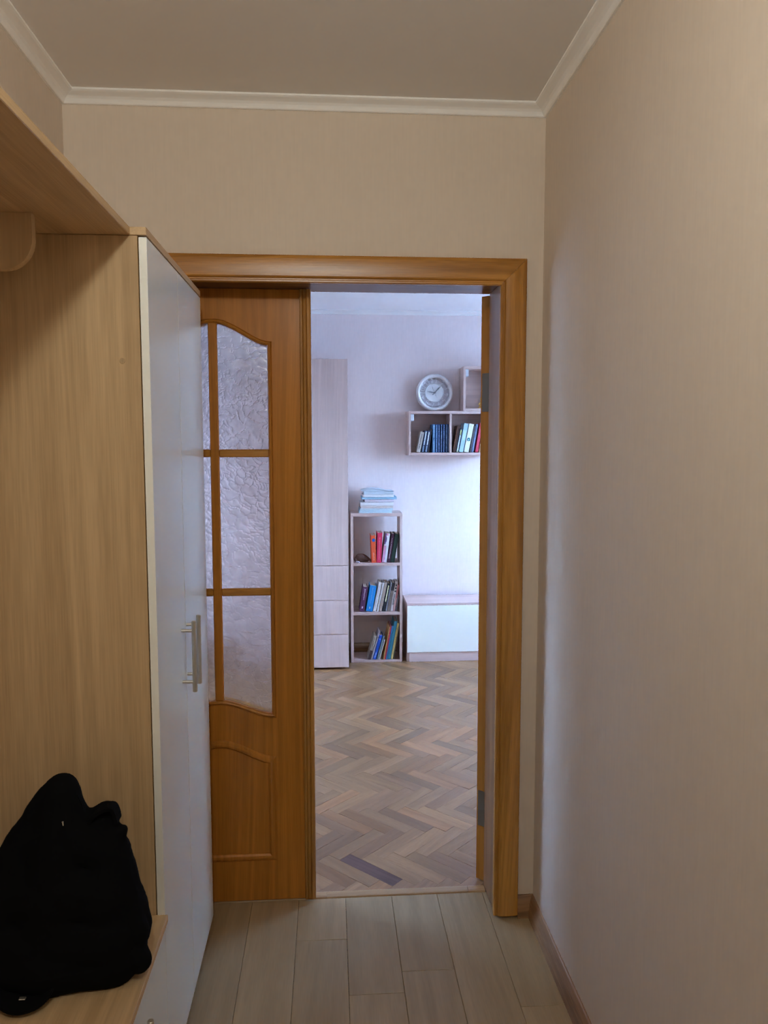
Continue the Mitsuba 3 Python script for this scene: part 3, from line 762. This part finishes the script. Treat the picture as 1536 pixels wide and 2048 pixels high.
W3 = [('dark brown and cream book leaning leftmost on the bottom tier', .2510, .2728, 14.5, .170, (.36, .32, .26), ((.10, .08, .06), .4, .95, .2), [((.06, .035, .03), .0, .38, .04, .96)]),
      ('slim lilac-grey tall book on the bottom tier', .2733, .2850, 15.4, .204, (.40, .37, .42), None, None),
      ('royal blue book on the bottom tier', .2862, .3090, 15.4, .174, (.02, .09, .46), ((.35, .50, .72), .06, .30, .5), [((.3, .45, .7), .82, .86, .3, .6)]),
      ('grey-green worn book on the bottom tier', .3122, .3258, 15.6, .172, (.16, .21, .22), ((.40, .44, .40), .1, .8, .25), None),
      ('thin white book on the bottom tier', .3274, .3364, 15.9, .142, (.66, .66, .64), None, [((.12, .13, .14), .05, .95, .42, .62)])]
for lb, a, b, ln, L, col, ti, bd in W3:
    book('book', lb, 'book', g3, a, b, SH[0], YB1, ln, L, .13, col, title=ti, band=bd)
W4 = [('slim orange-yellow tall book on the bottom tier', .3593, .3664, 10.3, .232, (.58, .34, .12), None, None),
      ('slim red tall book on the bottom tier', .3668, .3768, 10.3, .236, (.36, .045, .055), None, None),
      ('slim blue tall book between red and teal', .3778, .3872, 10.3, .237, (.06, .20, .42), None, None),
      ('broad teal tall book on the bottom tier', .3876, .4098, 10.4, .270, (.035, .17, .22), ((.10, .26, .30), .2, .8, .12), None),
      ('yellow tall book with black marks on the bottom tier', .4112, .4262, 10.3, .256, (.66, .52, .20), ((.06, .05, .03), .12, .85, .22), [((.06, .05, .03), .82, .90, .3, .6)]),
      ('thin black book with a yellow edge, rightmost on the bottom tier', .4288, .4342, 9.7, .232, (.03, .028, .025), None, [((.55, .45, .25), .02, .98, .70, .92)])]
for lb, a, b, ln, L, col, ti, bd in W4:
    book('book', lb, 'book', g3, a, b, SH[0], YB1, ln, L, .17, col, title=ti, band=bd)

ZS = 1.4432
YS = 5.33
g4, g5 = 'disc cases in the left compartment of the lower wall shelf', 'books in the right compartment of the lower wall shelf'
book('book', 'small cream book leaning leftmost in the lower wall shelf', 'book', None, .6013, .6288, ZS, YS, 11.4, .143, .11, (.46, .42, .37), title=((.10, .09, .09), .15, .9, .3))
book('disc_case', 'black case with a white strip, next to the cream book', 'disc case', g4, .6349, .6553, ZS, YS, 9.6, .152, .125, (.03, .04, .07), pages=(.1, .1, .12), band=[((.62, .68, .74), .34, .96, .34, .74), ((.20, .27, .36), .02, .30, .30, .72)], case=True)
book('disc_case', 'black case with a white strip, second from the cream book', 'disc case', g4, .6577, .6781, ZS, YS, 9.0, .152, .125, (.03, .04, .07), pages=(.1, .1, .12), band=[((.66, .72, .78), .34, .94, .36, .76), ((.24, .32, .42), .02, .30, .30, .72)], case=True)
book('book', 'dark book with a pale top corner behind the leaning cases', 'book', None, .6800, .6885, ZS, YS + .004, 8.7, .164, .11, (.035, .03, .035), pages=(.42, .38, .36))
ords = ['leftmost', 'second', 'third', 'middle', 'fifth', 'sixth', 'last']
dv = [(.7140, .7334), (.7362, .7504), (.7532, .7666), (.7705, .7841), (.7878, .8016), (.8055, .8192), (.8198, .8298)]
for i, (a, b) in enumerate(dv):
    col = [(.06, .15, .28), (.02, .055, .14), (.015, .04, .11), (.012, .03, .08), (.015, .04, .11), (.018, .05, .12), (.012, .025, .06)][i]
    book('disc_case', f'dark blue disc case, {ords[i]} of the seven upright blue ones' if i not in (0, 6) else f'{"pale" if i == 0 else "narrow dark"} blue disc case, {ords[i]} of the seven upright ones', 'disc case', g4, a, b, ZS, YS, 0, .196, .135, col,
         pages=(.08, .1, .15), band=[((.45, .60, .74), .02, .98, .40, .62), ((.05, .08, .16), .44, .52, .30, .75)] if i < 6 else [((.30, .42, .58), .05, .9, .45, .65)], case=True)
S2 = [('dark brown book leftmost in the right compartment', .8572, .8779, 9.8, .186, .12, (.05, .025, .018), None, [((.30, .13, .06), .1, .98, .02, .14)]),
      ('thin blue and white book with yellow-green patches', .8799, .8965, 10.0, .167, .12, (.05, .07, .10), None, [((.55, .62, .74), .05, .72, .25, .80), ((.42, .46, .18), .74, .95, .15, .85), ((.42, .46, .18), .02, .09, .2, .8)]),
      ('pale blue book with a lighter label', .8986, .9296, 10.8, .203, .14, (.36, .54, .68), None, [((.52, .68, .78), .42, .76, .25, .85)]),
      ('thick white book with a teal emblem on its spine', .9338, .9689, 10.9, .199, .14, (.72, .74, .78), None, None),
      ('thin dark grey book beside the white one', .9755, .9860, 9.6, .185, .12, (.07, .06, .07), ((.3, .28, .28), .1, .8, .3), None),
      ('slate blue book beside the red one', .9880, 1.0040, 9.4, .198, .14, (.13, .19, .30), ((.4, .45, .52), .15, .8, .25), None),
      ('crimson red book in the right compartment', 1.0145, 1.0352, 9.2, .204, .14, (.50, .05, .085), ((.62, .2, .25), .2, .8, .2), None),
      ('tan book rightmost in the right compartment', 1.0400, 1.0539, 9.0, .20, .14, (.45, .30, .18), None, None)]
for lb, a, b, ln, L, dp, col, ti, bd in S2:
    k, M, t, h = book('book', lb, 'book', g5, a, b, ZS, YS, ln, L, dp, col, title=ti, band=bd)
    if 'emblem' in lb:
        put(k + '__emblem', xf(cat(cyl((t * .5, -.0006, h * .45), (t * .5, .0004, h * .45), .0115, 20), cbox(t * .5 - .0115, t * .5 + .0115, -.0006, .0004, h * .40, h * .45, 0)), M), 'paper', color=(.02, .14, .17))
        put(k + '__emblem_mark', xf(cbox(t * .5 - .006, t * .5 + .006, -.0009, 0, h * .42, h * .455, .001), M), 'paper', color=(.40, .62, .66))

# ------------------------------------------------------------------ stack of magazines on the bookcase
gm = 'magazines stacked on the open bookcase'
zz = BY0 and 1.0342
MG = [('pale blue magazine at the bottom of the stack', .0075, .196, .423, (.45, .62, .72), (.62, .74, .80)),
      ('second pale blue magazine from the bottom of the stack', .0080, .199, .424, (.40, .58, .70), (.60, .73, .80)),
      ('third pale blue magazine from the bottom of the stack', .0085, .200, .426, (.42, .58, .68), (.62, .73, .78)),
      ('pale blue magazine just under the tan ones', .0080, .203, .427, (.48, .60, .68), (.66, .74, .78)),
      ('tan magazine with a brown stripe in the stack', .0085, .206, .428, (.46, .36, .32), (.68, .62, .57)),
      ('tan magazine under the thick white one', .0090, .205, .430, (.50, .42, .38), (.68, .64, .60)),
      ('thick white catalogue in the middle of the stack', .0230, .206, .433, (.62, .64, .66), (.72, .73, .74)),
      ('pinkish grey magazine above the thick white catalogue', .0185, .232, .434, (.22, .17, .21), (.62, .57, .61)),
      ('blue magazine sticking out to the right of the stack', .0150, .216, .455, (.16, .34, .46), (.34, .52, .62)),
      ('white magazine above the blue one', .0180, .222, .436, (.70, .72, .74), (.76, .78, .80)),
      ('grey-blue magazine second from the top of the stack', .0200, .232, .434, (.50, .58, .64), (.58, .67, .73))]
rm = np.random.default_rng(4)
for lb, tk_, a, b, ccol, pcol in MG:
    k = thing('magazine', lb, 'magazine', gm)
    y0 = 5.198 + rm.uniform(0, .006)
    M = tr((a + b) / 2, y0 + .1, zz) @ rotm([0, 0, 1], rm.uniform(-1.2, 1.2)) @ tr(-(a + b) / 2, -y0 - .1, 0)
    put(k + '__cover', xf(cat(cbox(a, b, y0, y0 + .205, 0, .0007, 0), cbox(a, b, y0, y0 + .205, tk_ - .0009, tk_ - .0002, 0), cbox(a, a + .0008, y0, y0 + .205, .0007, tk_ - .0009, 0)), M), 'painted', color=ccol)
    n = max(2, int(tk_ / .0028))
    put(k + '__pages', xf(cat(*[cbox(a + .001, b - .001 - rm.uniform(0, .0015), y0 + .0004 + rm.uniform(0, .0016), y0 + .203, .0008 + (tk_ - .0018) * i / n, .0008 + (tk_ - .0018) * (i + 1) / n - .0001, 0) for i in range(n)]), M), 'paper', color=pcol)
    zz += tk_ + .0003
k = thing('magazine', 'curled pale grey magazine lying on top of the stack', 'magazine', gm)
xs = np.linspace(.214, .434, 24)
u = (xs - .214) / .22
ztop = zz + .0005 + .016 * np.sin(np.clip(u * 1.25, 0, 1) * math.pi) ** 1.0 * (1 - .35 * u) + .004 * (1 - u)
vv = lambda off, y: np.stack([xs, np.full_like(xs, y), ztop + off], 1)
flat = lambda y: np.stack([xs, np.full_like(xs, y), np.full_like(xs, zz + .0003)], 1)
put(k + '__pages', loft([np.vstack([flat(y), vv(0, y)[::-1]]) for y in (5.204, 5.400)]), 'paper', color=(.56, .65, .71))
put(k + '__cover', loft([np.vstack([vv(.0001, y), vv(.0009, y)[::-1]]) for y in (5.200, 5.403)], caps=False), 'painted', color=(.52, .61, .67))

# ------------------------------------------------------------------ small things on the shelves
import manifold3d as m3


def blob(chains, edge=.004, smooth=12, noise_amt=0.0, freq=40, floor=None):
    """Spheres (x, y, z, r) hulled pairwise along each chain, joined, refined and smoothed."""
    acc = m3.Manifold()
    for ch in chains:
        sph = [m3.Manifold.sphere(c[3], 20).translate((c[0], c[1], c[2])) for c in ch]
        if len(sph) == 1: acc = acc + sph[0]
        for a, b in zip(sph[:-1], sph[1:]): acc = acc + m3.Manifold.batch_hull([a, b])
    acc = acc.refine_to_length(edge)
    mm = acc.to_mesh()
    tm = trimesh.Trimesh(mm.vert_properties[:, :3], mm.tri_verts, process=True)
    trimesh.smoothing.filter_taubin(tm, iterations=smooth)
    v = np.array(tm.vertices)
    if noise_amt:
        v = v + np.array(tm.vertex_normals) * ((meshkit.fbm(v * freq, 3, 4) - .5) * 2 * noise_amt)[:, None]
    if floor is not None: v[:, 2] = np.maximum(v[:, 2], floor)
    return v, np.array(tm.faces)


k = thing('ornament', 'brown lumpy ornament lying left of the orange book', 'ornament')
zt = SH[2]
put(k + '__body', blob([[(.180, 5.245, zt + .016, .017), (.196, 5.245, zt + .034, .024), (.216, 5.245, zt + .036, .023), (.240, 5.245, zt + .027, .019), (.264, 5.24, zt + .013, .012)],
                        [(.206, 5.25, zt + .018, .019), (.250, 5.255, zt + .014, .014)], [(.172, 5.235, zt + .020, .010), (.178, 5.235, zt + .010, .010)]], .004, 8, .0025, 60, zt + .0003), 'painted', smooth=True, color=(.075, .035, .022))
put(k + '__tip', blob([[(.176, 5.212, zt + .006, .006), (.190, 5.206, zt + .006, .0065), (.197, 5.208, zt + .005, .005)]], .003, 5, 0, 1, zt + .0003), 'painted', smooth=True, color=(.34, .31, .34), label='grey tip')
put(k + '__tip', blob([[(.262, 5.222, zt + .005, .005), (.266, 5.216, zt + .008, .0035)]], .003, 4, 0, 1, zt + .0003), 'painted', smooth=True, color=(.55, .52, .52), label='white tip')

k = thing('figurine', 'small golden figurine standing in the upper wall shelf box', 'figurine')
fx, fy, fz = 1.068, 5.40, 1.7492
B('gold_paint', base_color=rgb((.62, .40, .12)), roughness=.4, metallic=.6)
put(k + '__base', lathe([(0, fz + .0002), (.022, fz + .0002), (.022, fz + .008), (.017, fz + .012), (0, fz + .012)], 24, (fx, fy, 0)), 'gold_paint', smooth=30)
put(k + '__body', blob([[(fx, fy, fz + .020, .015), (fx, fy, fz + .038, .011), (fx, fy, fz + .052, .007)], [(fx - .011, fy - .004, fz + .040, .005), (fx - .019, fy - .008, fz + .030, .004)], [(fx + .011, fy - .004, fz + .040, .005), (fx + .019, fy - .008, fz + .030, .004)]], .003, 5), 'gold_paint', smooth=True)
put(k + '__head', blob([[(fx, fy - .002, fz + .064, .009), (fx, fy - .002, fz + .070, .007)], [(fx - .006, fy, fz + .074, .003), (fx - .007, fy, fz + .080, .0016)], [(fx + .006, fy, fz + .074, .003), (fx + .007, fy, fz + .080, .0016)]], .0025, 4), 'gold_paint', smooth=True)

# ------------------------------------------------------------------ black bag on the shoe bench
bg = thing('bag', 'black fabric rucksack slumped on the shoe bench', 'bag')
zb0 = .4828
body = [[(-.64, 1.44, .56, .075), (-.54, 1.44, .56, .078), (-.435, 1.44, .56, .076)],
        [(-.62, 1.45, .64, .065), (-.53, 1.45, .66, .075), (-.440, 1.45, .64, .068)],
        [(-.575, 1.455, .74, .042), (-.52, 1.455, .76, .055), (-.432, 1.455, .715, .042)],
        [(-.62, 1.45, .64, .065), (-.582, 1.455, .74, .042), (-.570, 1.455, .784, .023)],
        [(-.53, 1.45, .66, .075), (-.52, 1.455, .76, .055), (-.516, 1.455, .835, .034)],
        [(-.570, 1.455, .784, .023), (-.540, 1.455, .824, .028), (-.516, 1.455, .838, .034)],
        [(-.516, 1.455, .835, .034), (-.49, 1.455, .77, .03), (-.43, 1.455, .735, .03)],
        [(-.440, 1.45, .64, .068), (-.425, 1.455, .745, .026), (-.404, 1.455, .760, .012)],
        [(-.470, 1.46, .775, .020), (-.440, 1.465, .795, .016), (-.426, 1.465, .800, .012)], [(-.430, 1.46, .745, .026), (-.428, 1.465, .790, .014)], [(-.48, 1.46, .74, .04), (-.440, 1.465, .785, .018)],
        [(-.440, 1.45, .64, .068), (-.420, 1.45, .56, .066)],
        [(-.64, 1.44, .56, .075), (-.62, 1.45, .64, .065)], [(-.54, 1.44, .56, .078), (-.53, 1.45, .66, .075)],
        [(-.64, 1.43, .53, .066), (-.54, 1.42, .53, .068), (-.425, 1.43, .53, .062)]]
put(bg + '__body', blob(body, .010, 14, .006, 17, zb0), 'black_cloth', smooth=True)
put(bg + '__side_pocket', blob([[(-.395, 1.43, .52, .036), (-.390, 1.43, .57, .036), (-.400, 1.44, .64, .026)], [(-.370, 1.415, .520, .024), (-.392, 1.42, .54, .034)]], .006, 10, .002, 30, zb0), 'black_cloth', smooth=True)


def strap(pts, wdt, th, nrm):
    """A flat webbing strap along pts; nrm: the direction of its width."""
    p = np.asarray(pts, float)
    from scipy.interpolate import CubicSpline
    s = np.linspace(0, 1, len(p)); q = CubicSpline(s, p)(np.linspace(0, 1, 6 * len(p)))
    t_ = np.gradient(q, axis=0); t_ /= np.linalg.norm(t_, axis=1, keepdims=True)
    wv = np.asarray(nrm, float) - t_ * (t_ @ np.asarray(nrm, float))[:, None]; wv /= np.linalg.norm(wv, axis=1, keepdims=True)
    nv = np.cross(t_, wv)
    return loft([[q[i] + wv[i] * a * wdt / 2 + nv[i] * b * th / 2 for a, b in ((-1, -1), (1, -1), (1, 1), (-1, 1))] for i in range(len(q))])


put(bg + '__top_handle', strap([(-.462, 1.452, .782), (-.448, 1.449, .800), (-.430, 1.449, .809), (-.418, 1.450, .806), (-.412, 1.452, .780)], .030, .007, (0, 1, 0)), 'black_cloth', smooth=30)
put(bg + '__lower_strap', strap([(-.618, 1.385, .524), (-.602, 1.368, .506), (-.580, 1.356, .4960), (-.556, 1.350, .4945), (-.538, 1.364, .4965), (-.526, 1.385, .504)], .058, .006, (0, 1, 0)), 'black_cloth', smooth=30)
put(bg + '__zip_pull', cat(cyl((-.497, 1.401, .805), (-.496, 1.400, .799), .0012, 10), cyl((-.4975, 1.401, .8065), (-.497, 1.401, .8045), .0018, 10)), 'brushed_nickel', smooth=30)
put(bg + '__buckle', xf(cbox(-.006, .006, -.004, .004, -.0015, .0015, .001), tr(-.563, 1.352, .4995)), 'brushed_nickel', label='small metal strap buckle')
